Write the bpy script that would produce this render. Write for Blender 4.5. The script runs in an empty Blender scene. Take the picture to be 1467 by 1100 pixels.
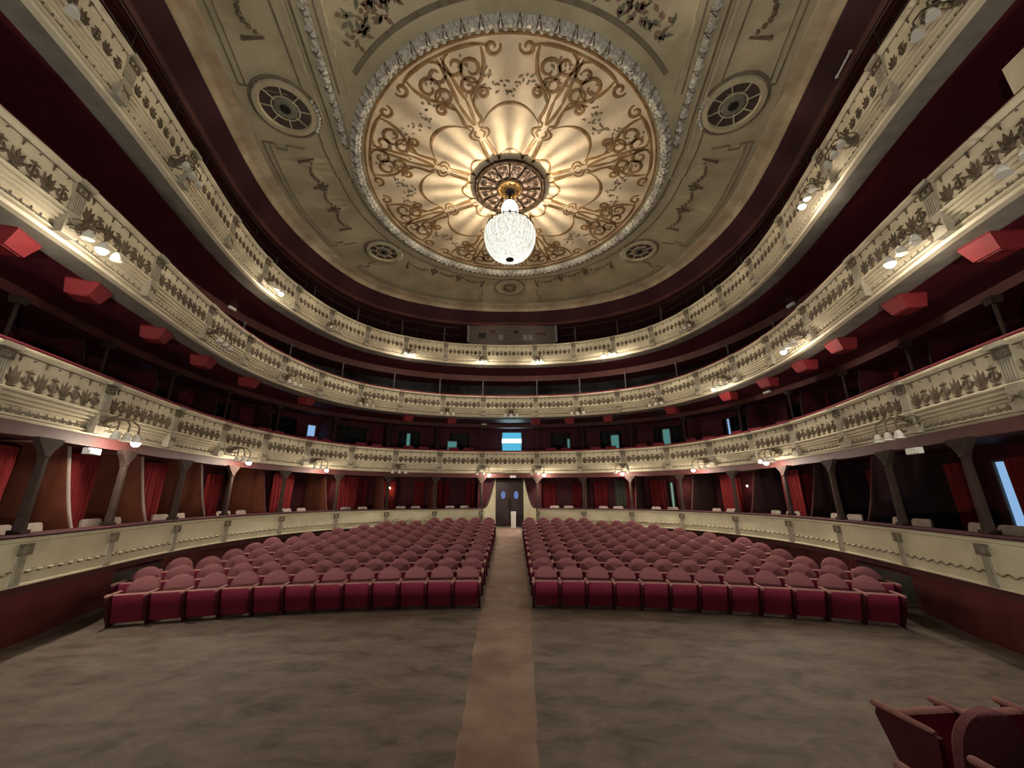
import bpy, math, random, bisect
from mathutils import Vector, Matrix
PI = math.pi
rnd = random.Random(7)
scene = bpy.context.scene
COL = scene.collection
ORD = ['first','second','third','fourth','fifth','sixth','seventh','eighth','ninth','tenth','eleventh','twelfth','thirteenth','fourteenth']

# ------------------------------------------------------------------ horseshoe plan of the auditorium
CP = [(6.2,0.6),(6.55,3.0),(6.95,5.2),(7.5,7.4),(8.0,9.5),(8.25,11.3),(8.2,13.0),(7.75,15.0),(6.9,16.7),(5.5,17.95),(3.5,18.85),(1.6,19.22)]
def build_plan():
    pts = [(-x,y) for x,y in CP]+[(0,19.3)]+[(x,y) for x,y in reversed(CP)]
    out = []; n = len(pts)
    for i in range(n-1):
        p0=pts[max(i-1,0)];p1=pts[i];p2=pts[i+1];p3=pts[min(i+2,n-1)]
        for k in range(30):
            t=k/30;t2=t*t;t3=t2*t
            out.append(tuple(.5*(2*p1[j]+(p2[j]-p0[j])*t+(2*p0[j]-5*p1[j]+4*p2[j]-p3[j])*t2+(3*p1[j]-p0[j]-3*p2[j]+p3[j])*t3) for j in (0,1)))
    out.append(pts[-1])
    L=[0]
    for a,b in zip(out,out[1:]): L.append(L[-1]+math.hypot(b[0]-a[0],b[1]-a[1]))
    half=L[-1]/2
    return out,[l-half for l in L],half
PTS,SS,HALF = build_plan()
def frame(s):
    s=max(-HALF+1e-6,min(HALF-1e-6,s))
    i=min(max(bisect.bisect(SS,s)-1,0),len(PTS)-2)
    a,b=PTS[i],PTS[i+1];t=(s-SS[i])/(SS[i+1]-SS[i])
    def tan(i):
        i0=max(i-4,0);i1=min(i+4,len(PTS)-1)
        tx,ty=PTS[i1][0]-PTS[i0][0],PTS[i1][1]-PTS[i0][1];l=math.hypot(tx,ty);return tx/l,ty/l
    t0,t1=tan(i),tan(i+1)
    tx,ty=t0[0]+(t1[0]-t0[0])*t,t0[1]+(t1[1]-t0[1])*t
    l=math.hypot(tx,ty)
    return (a[0]+(b[0]-a[0])*t, a[1]+(b[1]-a[1])*t),(tx/l,ty/l),(-ty/l,tx/l)
def P(s,off=0.):
    p,t,n=frame(s); return (p[0]+n[0]*off,p[1]+n[1]*off)
def rot_at(s):                      # local +y points out of the hall
    n=frame(s)[2]; return math.atan2(-n[0],n[1])

# ------------------------------------------------------------------ materials
def mat(name, col, rough=.7, col2=None, scale=3., bump=0., bscale=30., metal=0., emit=None, estr=0., detail=4., spec=.3, stretch=None, contrast=(.35,.65)):
    m=bpy.data.materials.new(name); m.use_nodes=True; nt=m.node_tree; b=nt.nodes['Principled BSDF']
    b.inputs['Base Color'].default_value=(*col,1); b.inputs['Roughness'].default_value=rough; b.inputs['Metallic'].default_value=metal
    b.inputs['Specular IOR Level'].default_value=spec
    tc=nt.nodes.new('ShaderNodeTexCoord')
    src=tc.outputs['Object']
    if stretch:
        mp=nt.nodes.new('ShaderNodeMapping'); mp.inputs['Scale'].default_value=stretch; nt.links.new(src,mp.inputs['Vector']); src=mp.outputs['Vector']
    if col2:
        n=nt.nodes.new('ShaderNodeTexNoise'); n.inputs['Scale'].default_value=scale; n.inputs['Detail'].default_value=detail; n.inputs['Roughness'].default_value=.62
        nt.links.new(src,n.inputs['Vector'])
        r=nt.nodes.new('ShaderNodeValToRGB'); r.color_ramp.elements[0].position=contrast[0]; r.color_ramp.elements[1].position=contrast[1]
        r.color_ramp.elements[0].color=(*col,1); r.color_ramp.elements[1].color=(*col2,1)
        nt.links.new(n.outputs['Fac'],r.inputs['Fac']); nt.links.new(r.outputs['Color'],b.inputs['Base Color'])
    if bump:
        n2=nt.nodes.new('ShaderNodeTexNoise'); n2.inputs['Scale'].default_value=bscale; n2.inputs['Detail'].default_value=3
        nt.links.new(src,n2.inputs['Vector'])
        bp=nt.nodes.new('ShaderNodeBump'); bp.inputs['Strength'].default_value=bump; bp.inputs['Distance'].default_value=.02
        nt.links.new(n2.outputs['Fac'],bp.inputs['Height']); nt.links.new(bp.outputs['Normal'],b.inputs['Normal'])
    if emit:
        b.inputs['Emission Color'].default_value=(*emit,1); b.inputs['Emission Strength'].default_value=estr
    return m
M={}
M['cream']=mat('cream_plaster',(.56,.495,.36),.65,(.69,.62,.46),2.2,.12,40)
M['creamrail']=mat('cream_parapet_paint',(.52,.47,.32),.6,(.62,.57,.41),1.6,.05,30)
M['stone']=mat('grey_cream_stone_paint',(.27,.24,.18),.7,(.40,.36,.28),3,.15,40)
M['bronze']=mat('brown_relief_paint',(.085,.062,.040),.6,(.16,.12,.08),9,.1,60)
M['ceil']=mat('ceiling_plaster',(.36,.31,.20),.8,(.50,.44,.30),.8,.05,20,detail=6)
M['medal']=mat('painted_canvas_beige',(.50,.39,.265),.85,(.68,.57,.42),1.1,.04,20,detail=7)
M['edge']=mat('stained_ceiling_edge',(.30,.21,.13),.8,(.42,.36,.25),1.5,.05,20,detail=6)
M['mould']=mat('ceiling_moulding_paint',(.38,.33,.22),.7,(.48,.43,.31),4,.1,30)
M['mouldshade']=mat('moulding_shade_tone',(.14,.118,.082),.7,(.21,.18,.125),4)  # darker copy of the moulding colour; shade of the relief put into it
M['garland']=mat('grey_white_leaf_plaster',(.30,.285,.245),.7,(.56,.54,.48),14,.2,50)
M['paint']=mat('brown_scroll_paint',(.16,.085,.03),.6,(.26,.15,.06),6,metal=.0)
M['gold']=mat('old_gold_leaf',(.20,.11,.03),.6,(.14,.075,.02),12,metal=.3)
M['darkbrass']=mat('dark_brass',(.020,.011,.006),.8,(.035,.020,.011),14,spec=.1)
M['roseback']=mat('rosette_back_plum',(.10,.070,.058),.9,(.20,.145,.12),9)
M['leafred']=mat('painted_rose_red',(.25,.13,.10),.8,(.22,.14,.10),6)
M['leafgreen']=mat('painted_leaf_green',(.14,.145,.105),.8,(.20,.18,.12),6)
M['leafbrown']=mat('painted_leaf_brown',(.17,.11,.07),.8,(.24,.17,.11),6)
M['maroon']=mat('maroon_paint',(.075,.010,.018),.55,(.105,.016,.026),1.6,.04,12)
M['maroonwall']=mat('maroon_wall_cloth',(.050,.008,.014),.75,(.085,.012,.02),2.4,.05,30)
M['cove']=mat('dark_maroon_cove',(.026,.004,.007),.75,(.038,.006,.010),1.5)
M['doordark']=mat('near_black_door',(.018,.007,.008),.5,(.026,.010,.011),3)
M['darkpart']=mat('dark_box_partition',(.022,.008,.009),.8,(.035,.012,.013),2)
M['ledge']=mat('dark_ledge_pad',(.05,.012,.018),.8,(.075,.018,.026),8)
M['bandstone']=mat('grey_brown_leaf_band',(.20,.17,.12),.7,(.30,.26,.20),9)
M['border']=mat('grey_soffit_border',(.15,.135,.11),.8,(.21,.19,.16),3)
M['redwood']=mat('red_brown_panel_wood',(.125,.022,.022),.6,(.18,.036,.034),1.4,.08,25,stretch=(1,1,.3))
M['beam']=mat('dark_red_brown_beam',(.06,.016,.016),.6,(.09,.025,.022),3)
M['velvet']=mat('crimson_velvet',(.12,.010,.022),.85,(.17,.016,.032),18,.15,160)
M['curtain']=mat('red_curtain_cloth',(.15,.010,.013),.9,(.21,.016,.018),4,.08,60)
M['seatfront']=mat('faded_mauve_seat_cloth',(.215,.078,.092),.9,(.275,.106,.118),26,.12,200)
M['seatred']=mat('crimson_seat_shell',(.27,.022,.066),.6,(.33,.032,.08),5,.05,60)
M['seatdark']=mat('dark_crimson_standard',(.085,.010,.022),.5,(.12,.016,.03),5)
M['armpad']=mat('pink_worn_pad_and_lit_edge',(.34,.14,.14),.7,(.43,.21,.20),20,.08,120)  # arm pads; also the seat edges, where the paleness stands for light
M['black']=mat('black_paint',(.012,.011,.012),.6)
M['darkwood']=mat('dark_column_wood',(.030,.019,.016),.85,(.050,.031,.026),5,.06,30,spec=.1)
M['postgrey']=mat('grey_iron_post',(.10,.09,.09),.5,(.14,.12,.12),6,metal=.3)
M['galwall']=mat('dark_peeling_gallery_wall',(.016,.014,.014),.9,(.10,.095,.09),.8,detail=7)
M['orange']=mat('orange_brown_box_wall',(.15,.042,.020),.7,(.10,.026,.016),1.5)
M['white']=mat('white_plastic',(.72,.72,.70),.5)
M['palecloth']=mat('pale_pink_chair_cloth',(.30,.235,.215),.85,(.38,.30,.27),16)
M['greencloth']=mat('grey_green_panel',(.085,.09,.07),.7,(.12,.12,.095),2)
M['booth']=mat('brown_booth_boards',(.085,.062,.055),.7,(.12,.09,.08),2,.06,20,stretch=(.3,1,6))
M['boothgrey']=mat('grey_booth_hatch',(.20,.18,.20),.6)
M['hood']=mat('red_hood_paint',(.15,.013,.017),.6,(.20,.02,.023),3)
M['rope']=mat('iron_dark',(.05,.045,.04),.5,metal=.6)
M['glassoff']=mat('frosted_tulip_glass',(.62,.60,.55),.35,spec=.5)
M['oculusglass']=mat('dusky_oculus_glass',(.055,.035,.035),.3,(.08,.06,.05),8)
M['oculusmid']=mat('grey_green_oculus_disc',(.15,.145,.11),.6,(.20,.19,.14),6)
M['floorpath']=mat('worn_red_path',(.26,.148,.124),.75,(.40,.29,.235),1.3,.1,40,detail=8)
def emat(name,col,s):
    m=bpy.data.materials.new(name); m.use_nodes=True; nt=m.node_tree; nt.nodes.clear()
    e=nt.nodes.new('ShaderNodeEmission'); e.inputs['Color'].default_value=(*col,1); e.inputs['Strength'].default_value=s
    o=nt.nodes.new('ShaderNodeOutputMaterial'); nt.links.new(e.outputs[0],o.inputs[0]); return m
BULB=1.0
M['bulb']=emat('lit_bulb',(1,.88,.70),620*BULB)
M['wallbulb']=emat('lit_box_bulb',(1,.72,.42),230)
M['chandlight']=emat('chandelier_inner_bulb',(1,.85,.62),22000)
M['tealpane']=emat('teal_lit_pane',(.22,.62,.58),.26)
M['bluepane']=emat('blue_lit_pane',(.33,.58,.95),.6)
M['cyanpane']=emat('cyan_lit_pane',(.10,.50,.75),.75)
M['tubelit']=emat('fluorescent_tube_lit',(.62,.95,1.),16)
M['greenpane']=emat('green_lit_pane',(.45,.8,.62),.35)
M['violetpane']=emat('oval_blue_pane',(.30,.42,.85),.35)
def crystal():
    m=bpy.data.materials.new('lit_crystal_beads'); m.use_nodes=True; nt=m.node_tree; b=nt.nodes['Principled BSDF']
    b.inputs['Base Color'].default_value=(.85,.86,.82,1); b.inputs['Roughness'].default_value=.2
    tc=nt.nodes.new('ShaderNodeTexCoord'); v=nt.nodes.new('ShaderNodeTexVoronoi'); v.inputs['Scale'].default_value=16
    nt.links.new(tc.outputs['Object'],v.inputs['Vector'])
    r=nt.nodes.new('ShaderNodeValToRGB'); r.color_ramp.elements[0].position=.0; r.color_ramp.elements[1].position=.75
    r.color_ramp.elements[0].color=(1.,1.,.95,1); r.color_ramp.elements[1].color=(.36,.39,.34,1)
    nt.links.new(v.outputs['Distance'],r.inputs['Fac']); nt.links.new(r.outputs['Color'],b.inputs['Emission Color'])
    b.inputs['Emission Strength'].default_value=.74
    return m
M['crystal']=crystal()
M['crown']=emat('lit_crystal_crown',(1,.96,.86),2.2)
# floor: worn boards with blotches
def floor_mat():
    m=bpy.data.materials.new('worn_grey_brown_floor'); m.use_nodes=True; nt=m.node_tree; b=nt.nodes['Principled BSDF']
    tc=nt.nodes.new('ShaderNodeTexCoord'); mp=nt.nodes.new('ShaderNodeMapping'); mp.inputs['Scale'].default_value=(.9,1.8,1); mp.inputs['Rotation'].default_value=(0,0,.35)
    nt.links.new(tc.outputs['Object'],mp.inputs['Vector'])
    n=nt.nodes.new('ShaderNodeTexNoise'); n.inputs['Scale'].default_value=1.5; n.inputs['Detail'].default_value=8; n.inputs['Roughness'].default_value=.7; n.inputs['Distortion'].default_value=.5
    nt.links.new(mp.outputs['Vector'],n.inputs['Vector'])
    r=nt.nodes.new('ShaderNodeValToRGB'); e=r.color_ramp.elements
    e[0].position=.33; e[0].color=(.105,.080,.064,1); e[1].position=.70; e[1].color=(.285,.232,.195,1)
    x=e.new(.47); x.color=(.185,.147,.123,1)
    nt.links.new(n.outputs['Fac'],r.inputs['Fac']); nt.links.new(r.outputs['Color'],b.inputs['Base Color'])
    b.inputs['Roughness'].default_value=.62; b.inputs['Specular IOR Level'].default_value=.25
    n2=nt.nodes.new('ShaderNodeTexNoise'); n2.inputs['Scale'].default_value=25; nt.links.new(tc.outputs['Object'],n2.inputs['Vector'])
    bp=nt.nodes.new('ShaderNodeBump'); bp.inputs['Strength'].default_value=.15; bp.inputs['Distance'].default_value=.01
    nt.links.new(n2.outputs['Fac'],bp.inputs['Height']); nt.links.new(bp.outputs['Normal'],b.inputs['Normal'])
    return m
M['floor']=floor_mat()

# ------------------------------------------------------------------ mesh builder
class MB:
    def __init__(s): s.v=[]; s.f=[]
    def add(s,vs,fs):
        k=len(s.v); s.v+=[tuple(x) for x in vs]; s.f+=[tuple(i+k for i in f) for f in fs]; return s
    def box(s,c,d,rz=0,taper=1.,bev=0.):
        x,y,z=d[0]/2,d[1]/2,d[2]/2; ca,sa=math.cos(rz),math.sin(rz)
        lay=[(-z,1.),(z,taper)]
        if bev: lay=[(-z,1-bev/min(x,y)),(-z+bev,1.),(z-bev,taper),(z,taper*(1-bev/min(x,y)))]
        vs=[]
        for zz,k in lay:
            for a,b in ((-1,-1),(1,-1),(1,1),(-1,1)):
                px,py=a*x*k,b*y*k; vs.append((c[0]+px*ca-py*sa,c[1]+px*sa+py*ca,c[2]+zz))
        fs=[(3,2,1,0)]
        n=len(lay)
        for i in range(n-1):
            for j in range(4):
                a=i*4+j;b=i*4+(j+1)%4; fs.append((a,b,b+4,a+4))
        t=(n-1)*4; fs.append((t,t+1,t+2,t+3))
        return s.add(vs,fs)
    def grid(s,rows,closed=False,cap=False):
        m=len(rows[0]); vs=[p for r in rows for p in r]; fs=[]
        for i in range(len(rows)-1):
            for j in range(m if closed else m-1):
                a=i*m+j;b=i*m+(j+1)%m; fs.append((a,b,b+m,a+m))
        if cap and closed:
            fs.append(tuple(range(m-1,-1,-1))); t=(len(rows)-1)*m; fs.append(tuple(range(t,t+m)))
        return s.add(vs,fs)
    def tube(s,pts,r,n=6,cap=True):
        pts=[Vector(p) for p in pts]; rs=r if isinstance(r,(list,tuple)) else [r]*len(pts); rows=[]
        up=None
        for i,p in enumerate(pts):
            d=(pts[min(i+1,len(pts)-1)]-pts[max(i-1,0)]).normalized()
            if up is None: up=Vector((0,0,1)) if abs(d.z)<.9 else Vector((1,0,0))
            a=d.cross(up)
            if a.length<1e-4: a=d.cross(Vector((1,0.1,0)))
            a.normalize(); b=a.cross(d).normalized(); up=b
            rows.append([tuple(p+(a*math.cos(2*PI*k/n)+b*math.sin(2*PI*k/n))*rs[i]) for k in range(n)])
        return s.grid(rows,True,cap)
    def lathe(s,prof,c=(0,0,0),n=16,cap=True):
        rows=[[(c[0]+r*math.cos(2*PI*k/n),c[1]+r*math.sin(2*PI*k/n),c[2]+z) for k in range(n)] for r,z in prof]
        return s.grid(rows,True,cap)
    def sphere(s,c,r,n=8,m=5,sc=(1,1,1)):
        rows=[]
        for i in range(m+1):
            t=-PI/2+PI*i/m; q=max(math.cos(t),.02)
            rows.append([(c[0]+r*sc[0]*q*math.cos(2*PI*k/n),c[1]+r*sc[1]*q*math.sin(2*PI*k/n),c[2]+r*sc[2]*math.sin(t)) for k in range(n)])
        return s.grid(rows,True,True)
    def prism(s,poly,f,d0,d1):          # poly (a,b) mapped through f(a,b,d), extruded from d0 to d1
        n=len(poly); vs=[f(a,b,d0) for a,b in poly]+[f(a,b,d1) for a,b in poly]
        fs=[tuple(range(n-1,-1,-1)),tuple(range(n,2*n))]+[(i,(i+1)%n,(i+1)%n+n,i+n) for i in range(n)]
        return s.add(vs,fs)
    def sweep(s,prof,s0,s1,ds=.35,closed=False):
        n=max(1,int(abs(s1-s0)/ds)); rows=[]
        for i in range(n+1):
            ss=s0+(s1-s0)*i/n; p,t,nn=frame(ss)
            rows.append([(p[0]+nn[0]*o,p[1]+nn[1]*o,z) for o,z in prof])
        return s.grid(rows,closed,closed)
    def ribbon(s,pts,w,z,th=.012):      # flat painted or raised strip under a ceiling at height z
        ws=w if isinstance(w,(list,tuple)) else [w]*len(pts); rows=[]
        for i,p in enumerate(pts):
            a=pts[max(i-1,0)];b=pts[min(i+1,len(pts)-1)]; dx,dy=b[0]-a[0],b[1]-a[1]; l=math.hypot(dx,dy) or 1
            nx,ny=-dy/l*ws[i]/2,dx/l*ws[i]/2
            rows.append([(p[0]+nx,p[1]+ny,z),(p[0]+nx*.7,p[1]+ny*.7,z-th),(p[0]-nx*.7,p[1]-ny*.7,z-th),(p[0]-nx,p[1]-ny,z)])
        return s.grid(rows,True,True)
    def build(s,name,m,parent=None,smooth=True,origin=None,label=None):
        me=bpy.data.meshes.new(name)
        vs=s.v if origin is None else [(x-origin[0],y-origin[1],z-origin[2]) for x,y,z in s.v]
        me.from_pydata(vs,[],s.f); me.materials.append(M[m] if isinstance(m,str) else m)
        me.validate(); me.update()
        import bmesh
        bm=bmesh.new(); bm.from_mesh(me); bmesh.ops.recalc_face_normals(bm,faces=bm.faces); bm.to_mesh(me); bm.free()
        if smooth:
            me.polygons.foreach_set('use_smooth',[True]*len(me.polygons))
            me.set_sharp_from_angle(angle=math.radians(38))
        o=bpy.data.objects.new(name,me); COL.objects.link(o)
        if parent is not None: o.parent=parent
        if label: o['label']=label
        return o
def thing(name,label,cat,loc=(0,0,0),rz=0.,group=None):
    o=bpy.data.objects.new(name,None); COL.objects.link(o); o.empty_display_size=.2
    o.location=loc; o.rotation_euler=(0,0,rz); o['label']=label; o['category']=cat
    if group: o['group']=group
    return o
def tag(o,label,cat,group=None):
    o['label']=label; o['category']=cat
    if group: o['group']=group
    return o
def struct(o,label=None):
    o['kind']='structure'
    if label: o['label']=label
    return o
def kids(o): return [c for c in o.children]
def dup(root,loc,rz,label,group=None):
    r=root.copy(); COL.objects.link(r); r.location=loc; r.rotation_euler=(0,0,rz); r['label']=label
    if group: r['group']=group
    for ch in list(root.children):
        c=ch.copy(); COL.objects.link(c); c.parent=r
        for g in list(ch.children):
            d=g.copy(); COL.objects.link(d); d.parent=c
    return r
def spiral(cx,cy,r0,a0,turns,n=16,shrink=.25):
    return [(cx+r0*(1-(1-shrink)*i/n)*math.cos(a0+turns*2*PI*i/n),cy+r0*(1-(1-shrink)*i/n)*math.sin(a0+turns*2*PI*i/n)) for i in range(n+1)]
def side_word(s): return 'left' if s<0 else 'right'
WORLD=.05; EXPO=.35; FLOOD=310
# ------------------------------------------------------------------ floor
RC=(0.,-12.15)
def floor_z(x,y):
    return .0825*max(0.,math.hypot(x-RC[0],y-RC[1])-21.5)
mb=MB(); rows=[]
for i in range(60):
    R=8+i*.47
    if abs(R-21.5)<.24: R=21.5
    rows.append([(RC[0]+R*math.sin(a),RC[1]+R*math.cos(a),.0825*max(0.,R-21.5)) for a in [(-1.15+2.3*k/56) for k in range(57)]])
mb.grid(rows); fl=mb.build('floor','floor'); struct(fl,'worn grey-brown floor of the stalls, sloping up to the back')
# worn red strip along the central aisle
mb=MB(); rows=[]
for i in range(70):
    y=3.0+i*.243
    t=max(0,min(1,(y-4.3)/4.7))
    xl,xr=(-.42-.15*t,.38+.15*t) if y<9.2 else (-.53,.53)
    z=floor_z(0,y)+.006
    wob=.012*math.sin(y*5.1)+.01*math.sin(y*11.7)
    rows.append([(xl+wob,y,z-.02),(xl+.02+wob,y,z),(xr-.02+wob*.6,y,z),(xr+wob*.6,y,z-.02)])
mb.grid(rows,True,True)
tag(mb.build('aisle_strip','floorpath'),'worn reddish strip running up the central aisle to the double door','aisle strip')

# ------------------------------------------------------------------ stalls seats
def seat_parts(root, extra_right=False):
    # folded seat shell (crimson underside faces the stage) with a front edge on top, coloured pale for the light it catches
    rows=[]
    for z,y,w in ((.07,.27,.225),(.085,.235,.245),(.30,.175,.252),(.52,.115,.252),(.555,.115,.25)):
        rows.append([(-w,y,z),(-w+.02,y-.018,z),(w-.02,y-.018,z),(w,y,z),(w,y+.07,z),(-w,y+.07,z)])
    mb=MB().grid(rows,True,True); seat=mb.build('folded_seat','seatred',root)
    rows=[]
    for x in (-.25,-.235,-.1,0,.1,.235,.25):
        e=.8 if abs(x)>.24 else 1
        rows.append([(x,.145+.05*e*math.cos(a),.565+.022*e*math.sin(a)) for a in [2*PI*k/8 for k in range(8)]])
    MB().grid(rows,True,True).build('seat_edge','armpad',seat,label='front edge of the tipped-up seat, coloured pale pink as if lit')
    # backrest: tall panel with a semicircular head, leaning back, slightly padded
    N=14; out=[(-.262,.22),(-.262,.50)]
    for k in range(N+1):
        a=PI-PI*k/N; out.append((.262*math.cos(a),.545+.255*math.sin(a)))
    out+=[(.262,.50),(.262,.22)]
    def f(a,b,d): return (a,.50+.17*(b-.22)+d,b)
    mb=MB(); n=len(out)
    rws=[]
    for d,k in ((.05,.90),(.065,1.),(0.0,1.),(-.02,.93),(-.03,.75)):
        rws.append([f(a*k,(b-.5)*k+.5,d) for a,b in out])
    mb.grid(rws,True,True)
    mb.build('backrest','seatfront',root)
    for sx in ([-1,1] if extra_right else [-1]):
        arm(root,sx*.2865)
def arm(root,x):
    poly=[(.26,.0),(.52,.0),(.52,.06),(.47,.12),(.50,.555),(.02,.555),(.0,.50),(.16,.16),(.25,.05)]
    mb=MB().prism(poly,lambda a,b,d:(x+d,a,b),-.026,.026)
    st=mb.build('standard','seatdark',root,smooth=False)
    rows=[]
    for y,w,h in ((-.035,.014,.012),(-.028,.030,.024),(.0,.037,.03),(.1,.034,.026),(.42,.03,.022),(.47,.02,.012)):
        rows.append([(x+w*math.cos(a),y,.575+h*math.sin(a)) for a in [2*PI*k/10 for k in range(10)]])
    MB().grid(rows,True,True).build('armrest_pad','armpad',st,label='pale pink worn armrest pad')
def make_seat(extra):
    r=thing('theatre_seat','x','seat'); seat_parts(r,extra); return r
proto_mid=make_seat(False); proto_end=make_seat(True)
used=[False,False]
COUNT=[12,13,13,12,12,12,11,10,9,8,5]
for i,n in enumerate(COUNT):
    R=21.3+.8*i
    for side in (-1,1):
        for j in range(n):
            a=side*(.87+.573*j)/R
            loc=(RC[0]+R*math.sin(a),RC[1]+R*math.cos(a),.0825*max(0,R+.25-21.5))
            # each seat carries the standard on its left; the right-hand end of a row closes it
            end=(side<0 and j==0) or (side>0 and j==n-1)
            rowt='front row' if i==0 else ('back row' if i==len(COUNT)-1 else ORD[i]+' row')
            lab=f"tipped-up red seat, {rowt} of the {side_word(side)} stalls block, {ORD[j]} from the central aisle"
            k=1 if end else 0; pr=(proto_mid,proto_end)[k]
            if not used[k]:
                used[k]=True; pr.location=loc; pr.rotation_euler=(0,0,-a); pr['label']=lab; pr['group']='stalls seats'
            else: dup(pr,loc,-a,lab,'stalls seats')
# seats near the stage on the right, turned to face the hall
for r,(x0,y0,n) in enumerate(((3.66,4.13,3),(3.06,3.28,3))):
    for j in range(n):
        o=dup(proto_mid if j else proto_end,(x0+.573*j,y0-.02*j,0),PI+.09,
          f"red seat turned away from the stage, {ORD[j]} in the {'farther' if r==0 else 'nearer'} bottom right row",'seats at the stage end')

# ------------------------------------------------------------------ balconies
S0,S1=-23.6,23.6
PILA=[1.35,3.4,5.45,7.42,9.45,11.4,13.25,15.3,17.55,19.6,21.7,23.5]
PILS=sorted([-p for p in PILA]+PILA)
def leaf(mb,base,u,z,ang,l,w,d0=.006,dome=.022,st=5):
    ca,sa=math.cos(ang),math.sin(ang); rows=[]
    for i in range(st):
        t=i/(st-1); ww=w*(.25+1.0*math.sin(PI*min(1,t**.8*.92+.05)))*.8
        if i==st-1: ww=w*.08
        c=(u+ca*l*t,z+sa*l*t)
        rows.append([base(c[0]-sa*ww/2,c[1]+ca*ww/2,d0*.2),base(c[0],c[1],d0+dome*math.sin(PI*(t*.8+.15))),base(c[0]+sa*ww/2,c[1]-ca*ww/2,d0*.2)])
    mb.grid(rows)
def palmette(mb,base,u,z,h):
    for a,l,w in ((90,1.,.30),(70,.92,.26),(110,.92,.26),(48,.66,.24),(132,.66,.24)):
        leaf(mb,base,u,z+.05*h,math.radians(a),l*h*.95,w*h)
    leaf(mb,base,u-.26*h,z+.02*h,0,.52*h,.18*h)
def candelabrum(mb,base,u,z,h):
    leaf(mb,base,u,z,PI/2,h,.16*h); leaf(mb,base,u-.22*h,z+.02*h,0,.44*h,.14*h)
    leaf(mb,base,u-.28*h,z+.84*h,0,.56*h,.2*h)
    for s in (-1,1):
        leaf(mb,base,u+s*.05*h,z+.15*h,PI/2-s*.75,.5*h,.2*h); leaf(mb,base,u+s*.27*h,z+.40*h,PI/2+s*.5,.34*h,.17*h)
def crest(mb,base,u,z,h):
    for s in (-1,1):
        leaf(mb,base,u,z,PI/2-s*1.15,.9*h,.5*h,st=4)
    leaf(mb,base,u,z,PI/2,.8*h,.4*h,st=4)
PROFILE=[(.20,-.04),(.20,.02),(-.05,.02),(-.085,.0),(-.085,-.03),(-.05,-.055),(0,-.075),(0,-.575),(-.035,-.585),(-.045,-.605),(-.035,-.625),(.03,-.63),(.03,-.65),
 (-.005,-.655),(-.005,-.695),(.055,-.70),(.055,-.718),(.025,-.723),(.025,-.755),(.095,-.76),(.095,-.778),(.06,-.783),(.06,-.805),(.10,-.815),(.10,-.925),(.055,-.932),(.055,-.955),(.13,-.96),(.13,-.978),(.09,-.985),(.11,-1.03),(.22,-1.035),(.22,-.98)]
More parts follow.
